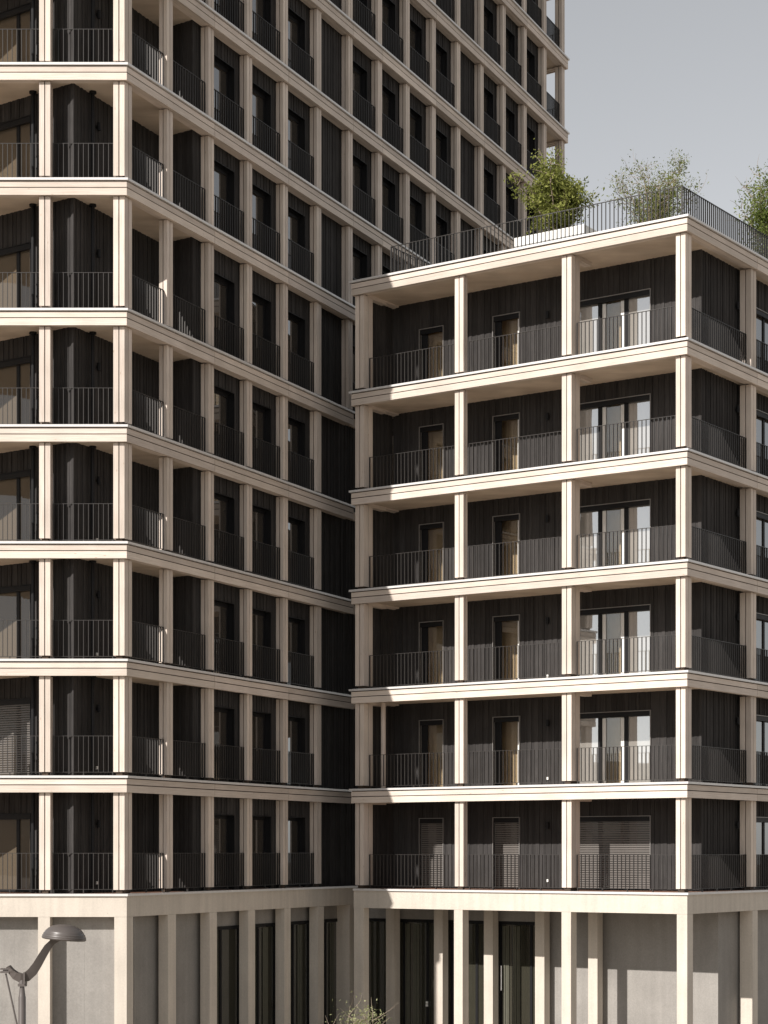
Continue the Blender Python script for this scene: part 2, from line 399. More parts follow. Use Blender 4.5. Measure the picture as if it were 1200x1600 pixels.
# ------------------------------------------------------------------ ground and hills
def make_ground():
    mb = MB()
    mb.face([(-900, -900, 0), (900, -900, 0), (900, 900, 0), (-900, 900, 0)], [(0, 0), (1, 0), (1, 1), (0, 1)])
    m, n, b = new_mat('paving')
    g = node(n, 'ShaderNodeNewGeometry')
    br = node(n, 'ShaderNodeTexBrick'); br.inputs['Scale'].default_value = 1.0
    br.inputs['Color1'].default_value = (0.36, 0.31, 0.25, 1); br.inputs['Color2'].default_value = (0.31, 0.265, 0.215, 1); br.inputs['Mortar'].default_value = (0.16, 0.145, 0.13, 1)
    br.inputs['Mortar Size'].default_value = 0.01; n.links.new(g.outputs['Position'], br.inputs['Vector'])
    n.links.new(br.outputs[0], b.inputs['Base Color']); b.inputs['Roughness'].default_value = 0.9
    stag(mb.build('ground', m))
    # wooded hills across the valley, behind the camera
    mb = MB(); N = 150
    rng = random.Random(3)
    ph = [(rng.uniform(0.5, 9), rng.uniform(0, 6.28), rng.uniform(.4, 1)) for _ in range(9)]
    def hh(a): 
        return 46 + 9 * sum(w * math.sin(f * a * 3 + p) / (1 + f * .5) for f, p, w in ph) + 1.2 * math.sin(a * 160) + 1.0 * math.sin(a * 271 + 1)
    rows = 9
    for i in range(N + 1):
        a = math.radians(150 + 240 * i / N) 
        for j in range(rows):
            t = j / (rows - 1); r = 520 + 260 * t
            z = hh(a) * math.sin(t * math.pi * 0.5) ** 0.8 if j else -1
            mb.v.append((r * math.cos(a), r * math.sin(a), z + (rng.uniform(-1.5, 1.5) if j else 0)))
    for i in range(N):
        for j in range(rows - 1):
            k = i * rows + j
            mb.f.append((k, k + rows, k + rows + 1, k + 1)); mb.mi.append(0); mb.uv += [(0, 0)] * 4
    m = flat_mat('wooded_slope', (0.13, 0.115, 0.085), rough=1, var=0.5, scale=0.08)
    stag(mb.build('hills', m))
make_ground()

# ------------------------------------------------------------------ the tower
th = math.atan2(FPX, 2060 - HX)
uS = Vector((math.cos(th), math.sin(th))); mS = Vector((-math.sin(th), math.cos(th)))
C0 = Vector(((198 - HX) / FPX * 51.0, 51.0))
TF = Frame(C0, (-1, 0), (0, 1)); TS = Frame(C0, uS, mS)
t2 = math.atan2(FPX, 3922 + HX)
uR = Vector((-math.cos(t2), math.sin(t2))); mR = Vector((math.sin(t2), math.cos(t2)))
E0 = TS.p(33.16, 0)
TE = Frame(E0, uR, -mR)
TB = [1.53, 4.53, 7.55, 10.55, 13.54, 16.89, 19.85, 22.88, 25.9, 28.93, 31.95, 34.97, 37.99]
TB = [z + CZ for z in TB]
TBASE = CZ - 1.673; TDECK = CZ - 1.08
TF_L = 9.7                              # length of the front face
CD = 0.11                               # column face behind the fascia
SN = lambda n: 2.187 * n + 0.147        # right edge of side column n
CN = lambda n: SN(n) + 0.11 + 0.0055 * n

tower = thing('timber_tower', (C0.x, C0.y, 0), 'tall apartment tower with pale timber grid of beams and columns over dark cladding', 'building')

def ring_pt(kind, s, d):
    return {'F': TF, 'S': TS, 'E': TE}[kind].p(s, d)

def offset_corner(fa, fb, da, db):
    """plan point at depth da behind facade fa and db behind facade fb"""
    a = fa.p(0, da); b = fb.p(0, db)
    den = fa.u.x * (-fb.u.y) - fa.u.y * (-fb.u.x)
    r = b - a
    t = (r.x * (-fb.u.y) - r.y * (-fb.u.x)) / den
    return a + fa.u * t

TPOLY = [TF.p(TF_L, 0.05), offset_corner(TF, TS, 0.05, 0.05), offset_corner(TS, TE, 0.05, 0.05), TE.p(13, 0.05), TF.p(TF_L, 22)]

def edge_strip(mb, faces, d0, d1, z0, z1, mi=0, joints=None, ext=0.0):
    """a board that follows the facades, mitred at the corners; faces: list of (Frame, s_start, s_end, corner_at_start, corner_at_end)"""
    for fr, a, b, ca, cb in faces:
        js = sorted([j for j in (joints or {}).get(id(fr), []) if a < j < b])
        pts = [a] + js + [b]
        for i in range(len(pts) - 1):
            x0, x1 = pts[i], pts[i + 1]
            g0 = 0.009 if i > 0 else 0; g1 = 0.009 if i < len(pts) - 2 else 0
            def pt(x, d, corner, other):
                if corner and other is not None: return offset_corner(fr, other, d, d)
                return fr.p(x, d)
            c0 = ca if i == 0 else None; c1 = cb if i == len(pts) - 2 else None
            c = []
            for k in range(8):
                si, di, zi = k >> 2 & 1, k >> 1 & 1, k & 1
                d = (d0, d1)[di]
                q = pt((x0 + g0) if si == 0 else (x1 - g1), d, True, c0 if si == 0 else c1)
                c.append(Vector((q.x, q.y, (z0, z1)[zi])))
            mb.hexa(c, (x1 - x0, abs(d1 - d0), abs(z1 - z0)), 0, mi)

def beam_level(B, faces, joints, name, parent, topflash=0.06, last=False):
    mb = MB()
    edge_strip(mb, faces, 0.0, 0.06, B, B + 0.18, 0, joints)
    edge_strip(mb, faces, 0.0, 0.06, B + 0.205, B + 0.345, 0, joints)
    edge_strip(mb, faces, 0.022, 0.07, B + 0.18, B + 0.37, 1)  # seam backing; its top edge paints the flashing's shade as a dark line
    edge_strip(mb, faces, 0.09, 0.20, B + 0.02, B + 0.30, 0, joints)
    edge_strip(mb, faces, 0.0605, 0.0895, B + 0.04, B + 0.17, 1)
    edge_strip(mb, faces, 0.20, 0.34, B + 0.035, B + 0.30, 0)
    o = mb.build(name, [M['wood'], M['gap']], parent)
    fl = MB(); edge_strip(fl, faces, -0.055, 0.25, B + 0.37, B + 0.43, 0)
    fl.build('flashing', M['flash'], o)
    return o

t_col = Pile('column', [M['wood'], M['gap']], tower)
t_rail = Pile('railing', M['metal'], tower)
t_win = Pile('window', M['black'], tower)
t_wall = MB()

LOWER = 6    # levels 0..4 are beside the low block, their side beams end at column 6
S_END_LOW = SN(6)
jS = [SN(n) - 0.02 for n in (2, 4, 6, 7, 9, 11, 13)]
joints = {id(TS): jS}
for i, B in enumerate(TB):
    if i <= 4: faces = [(TF, TF_L, 0, None, TS), (TS, 0, S_END_LOW, TF, None)]
    else: faces = [(TF, TF_L, 0, None, TS), (TS, 0, 33.16, TF, TE), (TE, 0, 13, TS, None)]
    beam_level(B, faces, joints, 'floor_beam', tower)
    sl = MB()
    poly = TPOLY
    inner = [TF.p(TF_L, 0.3), offset_corner(TF, TS, 0.3, 0.3), offset_corner(TS, TE, 0.3, 0.3), TE.p(13, 0.3), TF.p(TF_L, 22)]
    sl.prism([tuple(q) for q in inner], B + 0.085, B + 0.36, 0)
    sl.build('floor_slab', M['soffit'], tower)

# wall polylines (dark cladding)
W_S = 1.478; W_N = 0.375
cornerA = None
diag = Frame(TS.p(-0.231, W_S), uR, mR)         # the slanted loggia wall seen through the front bays
s_close = TS.s_at(303, W_N)
kk = 1 / mS.dot(uR)
close = Frame(TS.p(s_close, W_N), uR, -mR)      # wall closing the corner loggia; its visible side faces the loggia
L_close = (W_S - W_N) * kk
s_close_in = s_close + L_close * uR.dot(uS)
s_open = SN(14) - 0.1
close2 = Frame(TS.p(s_open, W_N), uR, mR)
s_open_in = s_open + L_close * uR.dot(uS)
farc = offset_corner(TS, TE, W_S, W_S)
s_far = (farc - TS.o).dot(TS.u)

n_lv = len(TB)
wpipes = []
for i, B in enumerate(TB):
    F = TDECK if i == 0 else TB[i - 1] + 0.43
    Ft = F - 0.03; Cl = B + 0.085
    hz = (F + B) / 2
    low = i <= 5 and not (i == 5 and False)
    low = i <= 4
    # --- columns
    def visible(fr, s):
        q = fr.p(s, 0); x, y = proj(Vector((q.x, q.y, hz))); return -80 < x < 1280 and y > -260
    cz0, cz1 = F + 0.10, B
    mb = MB()   # corner column: two boards on each face
    column_boards(mb, TF, 0.072, 0.36, CD, 0.45, cz0, cz1)
    column_boards(mb, TS, 0.08, 0.42, CD, 0.36, cz0, cz1)
    t_col.add(mb)
    for k in range(1, 5):
        mb = MB(); a = 1.985 + 1.925 * (k - 1); column_boards(mb, TF, a, a + 0.285, CD, 0.52, cz0, cz1); t_col.add(mb)
    for n in range(1, 15):
        if i <= 5 and n > 5 + (1 if i == 5 else 0) and i <= 4: break
        if i == 5 and n > 15: break
        mb = MB(); column_boards(mb, TS, CN(n) - 0.30, CN(n), CD, 0.355, cz0, cz1)
        t_col.add(mb)
    if i >= 5:
        mb = MB(); column_boards(mb, TS, 32.72, 33.06, CD, 0.40, cz0, cz1); column_boards(mb, TE, 0.115, 0.40, CD + 0.001, 0.38, cz0, cz1); t_col.add(mb)
        for n in (1, 2, 3):
            mb = MB(); column_boards(mb, TE, 2.187 * n, 2.187 * n + 0.3, CD, 0.36, cz0, cz1); t_col.add(mb)
    # --- railings
    r0, r1 = F + 0.10, F + 1.05
    for k in range(0, 4):
        a = 0.40 if k == 0 else 1.985 + 1.925 * (k - 1) + 0.31
        b = 1.985 + 1.925 * k - 0.03
        t_rail.add(railing_mb(TF, a, b, 0.44, r0, r1))
    nmax = 5 if i <= 4 else 15
    for n in range(1, nmax + 1):
        if n in (6, 11): continue
        if n in (2,) and False: continue
        a = 0.45 if n == 1 else CN(n - 1) + 0.02
        b = CN(n) - 0.32 if n < 15 else 32.69
        t_rail.add(railing_mb(TS, a, b, 0.22, r0, r1, step=0.13))
    if i >= 5: t_rail.add(railing_mb(TE, 0.36, 2.16, 0.17, r0, r1)); t_rail.add(railing_mb(TE, 2.52, 4.34, 0.17, r0, r1))
    # --- dark walls
    wt = 2.12 if i != 5 else 2.30
    side_open = []
    last_bay = 6 if i <= 4 else 14
    for n in range(3, last_bay + 1):
        if n in (6, 11): continue
        a, b = SN(n - 1) + 0.2, SN(n) - 0.50
        side_open.append((a, b, Ft, F + wt))
        f, kids = window_mb(TS, W_N, a, b, F + 0.02, F + wt, rec=0.20, fw=0.07, mull=((a + (b - a) * 0.42, 0.05),), glass=('glassdim',), head=False)
        t_win.add(f, kids)
    s_last = SN(6) + 2.5 if i <= 4 else s_open
    clad(t_wall, TS, W_N, s_close, s_last, Ft, Cl, side_open)
    clad(t_wall, Frame(close.o, close.u, -close.m), -0.055, 0.0, L_close, Ft, Cl)
    clad(t_wall, TS, W_S, -0.231, s_close_in, Ft, Cl)
    # slanted front wall with a tall window in the left bay
    sw1 = diag.s_at(48, 0.0); sw0 = sw1 + 2.6
    op = [(sw1, sw0, Ft, F + 2.08)]
    clad(t_wall, diag, 0.0, 0.0, 7.5, Ft, Cl, op)
    msx = diag.s_at(28.5, 0.1)
    f, kids = window_mb(diag, 0.0, sw1, sw0, F + 0.02, F + 2.08, rec=0.12, fw=0.05, mull=((msx, 0.11),), glass=('glasstower',))
    if i == 1:      # this one has its roller shutter down
        sh = MB(); z = F + 0.05
        while z < F + 1.95: sh.box(diag, sw1 + 0.03, sw0 - 0.03, 0.03, 0.055, z, z + 0.036); z += 0.062
        kids.append(('roller_shutter', sh, M['shutter']))
    t_win.add(f, kids)
    if i >= 5:
        clad(t_wall, close2, 0.0, 0.0, L_close, Ft, Cl)
        clad(t_wall, TS, W_S, s_open_in, s_far, Ft, Cl)
        clad(t_wall, TE, W_S, 1.5, 12, Ft, Cl)
t_wall.build('wall', M['clad'], tower)
t_col.flush(); t_rail.flush(); t_win.flush()

# rainwater pipes and small fittings in the front loggias
for (px, rr) in ((51.5, 0.052), (145, 0.05)):
    Zp = 52.02; X = (px - HX) / FPX * Zp
    for i, B in enumerate(TB[:8]):
        F = TDECK if i == 0 else TB[i - 1] + 0.43
        mb = MB(); mb.tube([(X, Zp, F - 0.02), (X, Zp, B + 0.09)], rr, 12)
        mb.tube([(X, Zp, B + 0.03), (X, Zp, B + 0.085)], rr * 1.9, 12)
        mb.tube([(X, Zp, F + 0.02), (X, Zp, F + 0.08)], rr * 1.5, 12)
        if px < 100:
            mb.tube([(X + 0.10, Zp, F + 0.9), (X, Zp, F + 0.9)], 0.03, 6); mb.tube([(X + 0.10, Zp, F + 0.9), (X + 0.10, Zp, F + 0.55)], 0.02, 6)
        mb.build('downpipe', M['black'], tower, smooth=False)
for i, B in enumerate(TB[:8]):
    F = TDECK if i == 0 else TB[i - 1] + 0.43
    s = TS.s_at(153.5, W_S - 0.05)
    mb = MB(); q = TS.P(s, W_S - 0.075, F + 1.72); mb.tube([q, q + Vector((0, 0, 0.2))], 0.05, 12)
    mb.box(TS, s - 0.02, s + 0.02, W_S - 0.05, W_S, F + 1.78, F + 1.86); mb.build('wall_lamp', M['black'], tower)
    mb = MB(); mb.box(TS, s - 0.035, s + 0.035, W_S - 0.03, W_S, F + 0.22, F + 0.3); mb.build('wall_socket', M['socket'], tower)

# concrete base of the tower
def base_band(parent, faces, z0, z1, deck_z, poly):
    mb = MB(); edge_strip(mb, faces, 0.0, 0.42, z0, z1, 0)
    mb.build('concrete_band', M['conc'], parent)
    fl = MB(); edge_strip(fl, faces, -0.055, 0.20, deck_z - 0.06, deck_z, 0); fl.build('flashing', M['flash'], parent)
    mb = MB(); mb.prism(poly, z0 + 0.02, deck_z - 0.004, 0, mi_bot=1); mb.build('deck', [M['deck'], M['concwall']], parent)
facesT = [(TF, TF_L, 0, None, TS), (TS, 0, SN(6) + 0.2, TF, None)]
base_band(tower, facesT, TBASE, TDECK - 0.06, TDECK, [tuple(q) for q in (TF.p(TF_L, .22), offset_corner(TF, TS, .22, .22), offset_corner(TS, TE, .22, .22), TE.p(13, .22), TF.p(TF_L, 22))])
def pier(parent, fr, s0, s1, d0, d1, z1, name='pier'):
    mb = MB(); mb.box(fr, s0, s1, d0, d1, 0, z1, g=2); mb.build(name, M['conc'], parent)
mb = MB()
pc = [TF.p(0.32, 0.002), offset_corner(TF, TS, 0.002, 0.002), TS.p(0.31, 0.002), TS.p(0.33, 0.40), TF.p(0.32, 0.41)]
mb.prism([tuple(q) for q in pc], 0, TBASE - 0.004); mb.build('pier', M['conc'], tower)
for k in range(4):
    a = 1.975 + 1.925 * k; pier(tower, TF, a, a + 0.305, 0.002, 0.40, TBASE - 0.004)
for n in range(1, 7): pier(tower, TS, SN(n) - 0.27 - 0.03, SN(n) + 0.10, 0.002, 0.30 if n < 6 else 0.6, TBASE - 0.004)
mb = MB()
mb.box(TF, -0.14, TF_L, 0.43, 0.7, 0, TBASE + 0.02, g=2)
mb.build('base_wall', M['concwall'], tower)
mb = MB(); mb.box(TS, 0.35, SN(2), 0.43, 0.7, 0, TBASE + 0.02, g=2)
mb.box(TS, SN(2), SN(6) + 3, 0.45, 0.7, TBASE - 0.44, TBASE + 0.02)
mb.build('base_wall', M['concwall'], tower)
# formwork joints on the plain concrete wall
for px in (131.5, 22.0):
    s = TF.s_at(px, 0.43); mb = MB(); mb.box(TF, s - 0.004, s + 0.004, 0.427, 0.44, 0, TBASE); mb.build('wall_joint', M['concwall'], tower)
def shopfront(parent, fr, s0, s1, d, ztop, mulls, curtains=()):
    f = MB(); g = MB(); zb = 0.05
    f.box(fr, s0, s1, d - 0.03, d + 0.08, ztop - 0.1, ztop)
    f.box(fr, s0, s1, d - 0.03, d + 0.08, zb, zb + 0.12)
    xs = [s0] + list(mulls) + [s1]
    for m_ in xs: f.box(fr, m_ - 0.04, m_ + 0.04, d - 0.03, d + 0.08, zb + 0.12, ztop - 0.1)
    o = f.build('glazing', M['black'], parent)
    for a, b in zip(xs[:-1], xs[1:]):
        g = MB(); g.box(fr, a + 0.04, b - 0.04, d + 0.01, d + 0.04, zb + 0.12, ztop - 0.1); g.build('pane', M['shopglass'], o)
    return o
for n in range(3, 7):
    a, b = SN(n - 1) + 0.1, SN(n) - 0.3
    o = shopfront(tower, TS, a, b + 0.25, 0.46, TBASE - 0.44, [a + (b - a) * 0.55])
    mb = MB()
    for cx in (0.2, 0.72):
        s0 = a + (b - a) * cx
        for q in range(5): mb.box(TS, s0 + q * 0.06, s0 + q * 0.06 + 0.045, 0.435 + 0.012 * (q % 2), 0.45, 0.2, TBASE - 0.56, g=2)
    if n > 3: mb.build('curtain', M['curtain'], o)

# ------------------------------------------------------------------ the low block
R0 = Vector(((1073.8 - HX) / FPX * 53.6, 53.6))
t1 = math.atan2(FPX, 2820 - HX)
uQ = Vector((math.cos(t1), math.sin(t1))); mQ = Vector((-math.sin(t1), math.cos(t1)))
RF = Frame(R0, uR, mR); RS = Frame(R0, uQ, mQ)
RB = [z + CZ for z in (1.469, 4.477, 7.474, 10.47, 13.46, 16.79)]
RBASE = CZ - 1.685; RDECK = CZ - 1.106; ROOF = RB[-1] + 0.43
RL = 11.13; RSL = 17.0
low = thing('timber_block', (R0.x, R0.y, 0), 'lower six storey block with pale timber balconies and a planted roof terrace', 'building')
RBACK = 2.0; RSIDE = 0.57
r_col = Pile('column', [M['wood'], M['gap']], low)
r_rail = Pile('railing', M['metal'], low)
r_win = Pile('window', M['black'], low)
r_wall = MB()
EF = Frame(RF.p(RL, 0), uQ, -mQ)                 # hidden left end
jr = {id(RF): [3.78, 7.37], id(RS): [4.41, 8.5, 12.6]}
facesR = [(EF, 2.2, 0, None, RF), (RF, RL, 0, EF, RS), (RS, 0, RSL, RF, None)]
cRS = offset_corner(RF, RS, RBACK, RSIDE)
sF0 = (cRS - RF.o).dot(RF.u); sS0 = (cRS - RS.o).dot(RS.u)
frontcols = [(3.583, 3.89, 0.60), (7.165, 7.46, 0.33), (10.705, 11.02, 0.58)]
for i, B in enumerate(RB):
    F = RDECK if i == 0 else RB[i - 1] + 0.43
    Ft = F - 0.03; Cl = B + 0.085
    beam_level(B, facesR, jr, 'floor_beam', low)
    sl = MB()
    inner = [RF.p(RL - 0.3, 0.3), offset_corner(RF, RS, 0.3, 0.3), RS.p(RSL, 0.3), RS.p(RSL, 11), RF.p(RL - 0.3, 11)]
    sl.prism([tuple(q) for q in inner], B + 0.085, B + 0.36, 0); sl.build('floor_slab', M['soffit'], low)
    # cross beams from the deep columns to the wall
    for s0 in (3.62, 10.74):
        mb = MB(); mb.box(RF, s0 + .03, s0 + 0.14, 0.36, 1.35, B - 0.03, B + 0.084, g=1); mb.box(RF, s0 + 0.155, s0 + 0.27, 0.36, 1.35, B - 0.03, B + 0.084, g=1)
        mb.build('cross_beam', M['wood'], low)
    cz0, cz1 = F + 0.10, B
    mb = MB(); column_boards(mb, RF, 0.113, 0.39, CD, 0.42, cz0, cz1); column_boards(mb, RS, 0.115, 0.47, CD + 0.001, 0.40, cz0, cz1); r_col.add(mb)
    for a, b, dd in frontcols:
        mb = MB(); column_boards(mb, RF, a + 0.04, b + 0.04, CD, dd, cz0, cz1)
        r_col.add(mb)
    for a in (4.10, 8.20, 12.3, 16.4):
        mb = MB(); column_boards(mb, RS, a + 0.13, a + 0.47, CD, 0.46, cz0, cz1); r_col.add(mb)
    r0, r1 = F + 0.08, F + 1.03
    for a, b in ((0.42, 3.59), (3.96, 7.175), (7.53, 10.72)): r_rail.add(railing_mb(RF, a, b, 0.39, r0, r1, step=0.129))
    for a, b in ((0.50, 4.21), (4.59, 8.31), (8.69, 12.41), (12.79, 16.5)): r_rail.add(railing_mb(RS, a, b, 0.27, r0, r1, step=0.129))
    # back wall and its windows
    wt = 2.12
    wins = []
    a, b = RF.s_at(1016, RBACK), RF.s_at(900, RBACK); wins.append((a, b, [(RF.s_at(979, RBACK + .12), 0.13), (RF.s_at(938.5, RBACK + .12), 0.14)]))
    a, b = RF.s_at(811.5, RBACK), RF.s_at(771, RBACK); wins.append((a, b, []))
    a, b = RF.s_at(692.5, RBACK), RF.s_at(656, RBACK); wins.append((a, b, []))
    ops = []
    for j, (a, b, mu) in enumerate(wins):
        ops.append((a, b, Ft, F + wt))
        f, kids = window_mb(RF, RBACK, a, b, F + 0.02, F + wt, mull=mu, rec=0.12, fw=0.05, trim=True, glass=('glassdim',) if i == 0 else ('glass', 'glassbrown', 'glass') if j == 0 else ('glassbrown',))
        cu = MB()
        if i > 0 and j == 1: cu.box(RF, a + 0.052, a + 0.115, RBACK + 0.10, RBACK + 0.118, F + 0.09, F + wt - 0.16, g=2)  # white strip added to stand in for the sunlit jamb, no curtain
        if i > 0 and j == 0:
            for c_, w_ in ((mu[0][0] + 0.065, 0.11), (mu[1][0] - 0.07 - 0.11, 0.11)):
                for q_ in range(3): cu.box(RF, c_ + q_ * w_ / 3, c_ + (q_ + 0.85) * w_ / 3, RBACK + 0.095 + 0.006 * (q_ % 2), RBACK + 0.118, F + 0.09, F + wt - 0.16, g=2)
        if cu.v: kids.append(('curtain', cu, M['white']))  # also carries the added sunlit jamb strip
        if j > 0:  # wide left jamb
            f.box(RF, b - 0.22, b - 0.02, RBACK + 0.10, RBACK + 0.13, F + 0.06, F + wt - 0.08)
        if i == 0:
            sh = MB(); z = F + 0.05
            while z < F + wt - 0.06: sh.box(RF, a + 0.03, b - 0.03, RBACK + 0.03, RBACK + 0.06, z, z + 0.047); z += 0.066
            kids.append(('roller_shutter', sh, M['shutter']))
        r_win.add(f, kids, label='window with its roller shutter down' if i == 0 else None)
    clad(r_wall, RF, RBACK, sF0, 10.98, Ft, Cl, ops)
    clad(r_wall, Frame(RF.p(10.95, 0.60), mR, uR), 0.0, 0.0, RBACK - 0.6, Ft, Cl)
    # side wall with one window per further bay
    so_ = []
    for a in (5.4, 9.6, 13.6):
        so_.append((a, a + 1.8, Ft, F + wt)); f, kids = window_mb(RS, RSIDE, a, a + 1.8, F + 0.02, F + wt, trim=True, mull=((a + 0.9, 0.1),), glass=('glassdim',)); r_win.add(f, kids)
    clad(r_wall, RS, RSIDE, sS0, RSL, Ft, Cl, so_)
    # lamps, sockets
    for px, fr, d in ((856, RF, RBACK), (1152, RS, RSIDE)):
        s = fr.s_at(px, d - 0.05)
        mb = MB(); q = fr.P(s, d - 0.075, F + 1.78); mb.tube([q, q + Vector((0, 0, 0.2))], 0.05, 12)
        mb.box(fr, s - 0.02, s + 0.02, d - 0.05, d, F + 1.84, F + 1.92); mb.build('wall_lamp', M['black'], low)
    s = RF.s_at(856, RBACK); mb = MB(); mb.box(RF, s - 0.03, s + 0.03, RBACK - 0.03, RBACK, F + 0.22, F + 0.3); mb.build('wall_socket', M['socket'], low)
r_wall.build('wall', M['clad'], low)
# a pale pipe standing in the second storey left bay
F = RB[0] + 0.43; s = RF.s_at(599, 0.9); q = RF.P(s, 0.9, F - .02)
mb = MB(); mb.tube([q, q + Vector((0, 0, 2.65))], 0.075, 14); mb.build('pipe', M['wood'], low)
r_col.flush(); r_rail.flush(); r_win.flush()
# roof deck
mb = MB(); inner = [RF.p(RL - 0.1, 0.2), offset_corner(RF, RS, 0.2, 0.2), RS.p(RSL, 0.2), RS.p(RSL, 11), RF.p(RL - 0.1, 11)]
mb.prism([tuple(q) for q in inner], ROOF - 0.07, ROOF - 0.02); mb.build('roof', M['concwall'], low)
# roof railing: front, left return, right side
rc = 0.32
s_left = RF.s_at(611, rc)
mb = railing_mb(RF, rc, s_left, rc, ROOF + 0.02, ROOF + 0.92, step=0.129)
o = mb.build('roof_railing', M['metal'], low)
mb = railing_mb(RS, rc, RSL - 1, rc, ROOF + 0.02, ROOF + 0.92, step=0.129); mb.build('roof_railing', M['metal'], low)
LR = Frame(RF.p(s_left, rc), mR, -uR)
mb = railing_mb(LR, 0.02, 9, 0, ROOF + 0.02, ROOF + 0.92, step=0.129); mb.build('roof_railing', M['metal'], low)

# concrete base
facesRb = [(EF, 2.2, 0, None, RF), (RF, RL - 0.09, 0, EF, RS), (RS, 0, RSL, RF, None)]
facesRb = [(RF, RL - 0.09, 0, None, RS), (RS, 0, RSL, RF, None)]
base_band(low, facesRb, RBASE, RDECK - 0.06, RDECK, [tuple(q) for q in (RF.p(RL - .1, .22), offset_corner(RF, RS, .22, .22), RS.p(RSL, .22), RS.p(RSL, 11), RF.p(RL - .1, 11))])
mb = MB(); mb.box(RF, 0.002, 0.31, 0.002, 0.36, 0, RBASE - 0.004, g=2); mb.build('pier', M['conc'], low)
for a, b in ((3.58, 3.88), (7.165, 7.46), (10.69, 11.03)): pier(low, RF, a, b, 0.002, 0.33 if a < 10 else 0.3, RBASE - 0.004)
for a in (4.1, 8.2, 12.3): pier(low, RS, a, a + 0.34, 0.002, 0.40, RBASE - 0.004)
DR = 2.32
for x0, x1 in ((919, 933.5), (836, 850.5), (756, 770), (678, 691.5), (603, 616)):
    a, b = sorted((RF.s_at(x1, DR), RF.s_at(x0, DR))); pier(low, RF, a, b, DR, DR + 0.32, RBASE + 0.01)
DW = 2.85
sW1 = RF.s_at(852, DW); sW0 = RF.s_at(1122, DW)
mb = MB(); mb.box(RF, sW0, sW1, DW, DW + 0.3, 0, RBASE + 0.01, g=2)
mb.box(RF, sW1, RL + 2.5, DW, DW + 0.3, RBASE - 0.42, RBASE + 0.01)
mb.build('base_wall', M['concwall'], low)
q = RF.p(sW0, DW); dS = (q - RS.o).dot(RS.m); sS = (q - RS.o).dot(RS.u)
mb = MB(); mb.box(RS, sS, RSL, dS + 0.004, dS + 0.3, 0, RBASE + 0.01, g=2); mb.build('base_wall', M['concwall'], low)
sg = [RF.s_at(x, DW) for x in (830, 782, 745, 706, 668, 632)]
o = shopfront(low, RF, sW1 + 0.04, RL + 2.3, DW + 0.02, RBASE - 0.42, sg)
mb = MB()
for px in (640, 655, 795, 812, 700):
    s0 = RF.s_at(px, DW)
    for q_ in range(4): mb.box(RF, s0 + q_ * 0.06, s0 + q_ * 0.06 + 0.045, DW - 0.005 + 0.01 * (q_ % 2), DW + 0.015, 0.2, RBASE - 0.56, g=2)
mb.build('curtain', M['curtain'], o)
mb = MB(); s0 = RF.s_at(783, DW - 0.1); mb.tube([RF.P(s0, DW - 0.1, CZ - 4.2), RF.P(s0, DW - 0.1, CZ - 3.45)], 0.018, 8); mb.build('door_handle', M['flash'], o)
for dz in (0.0, 0.09):
    s0 = RF.s_at(667.5, DW - 0.02); mb = MB(); mb.box(RF, s0 - 0.04, s0 + 0.04, DW - 0.045, DW - 0.02, CZ - 4.72 - dz, CZ - 4.65 - dz); mb.build('wall_socket', M['socket'], low)

# ------------------------------------------------------------------ roof terrace: planters and trees
def at_roof(px, d, fr=RF):
    s = fr.s_at(px, d); q = fr.p(s, d); return s, q
def planter(s0, s1, d0, d1, z1, fr, label):
    q = fr.p((s0 + s1) / 2, (d0 + d1) / 2)
    t = thing('planter', (q.x, q.y, ROOF - 0.02), label, 'planter', 'planters on the roof terrace')
    mb = MB(); z0 = ROOF - 0.02; w = 0.06
    mb.box(fr, s0, s1, d0, d0 + w, z0, z1); mb.box(fr, s0, s1, d1 - w, d1, z0, z1)
    mb.box(fr, s0, s0 + w, d0 + w, d1 - w, z0, z1); mb.box(fr, s1 - w, s1, d0 + w, d1 - w, z0, z1)
    mb.build('box', M['white'], t)
    mb = MB(); mb.box(fr, s0 + w, s1 - w, d0 + w, d1 - w, z1 - 0.12, z1 - 0.06); mb.build('soil', M['bark'], t)
    return t
d0 = 1.1
planter(RF.s_at(912.5, d0), RF.s_at(803, d0), d0, d0 + 1.3, ROOF + 0.70, RF, 'long white planter box behind the roof railing, holding the dense leafy tree')
planter(RF.s_at(1062, 2.4), RF.s_at(955, 2.4), 2.4, 3.6, ROOF + 0.35, RF, 'low white planter box under the thin-twigged tree near the roof corner')
planter(4.2, 9.0, 1.0, 2.4, ROOF + 0.45, RS, 'pale planter box on the right side of the roof terrace')

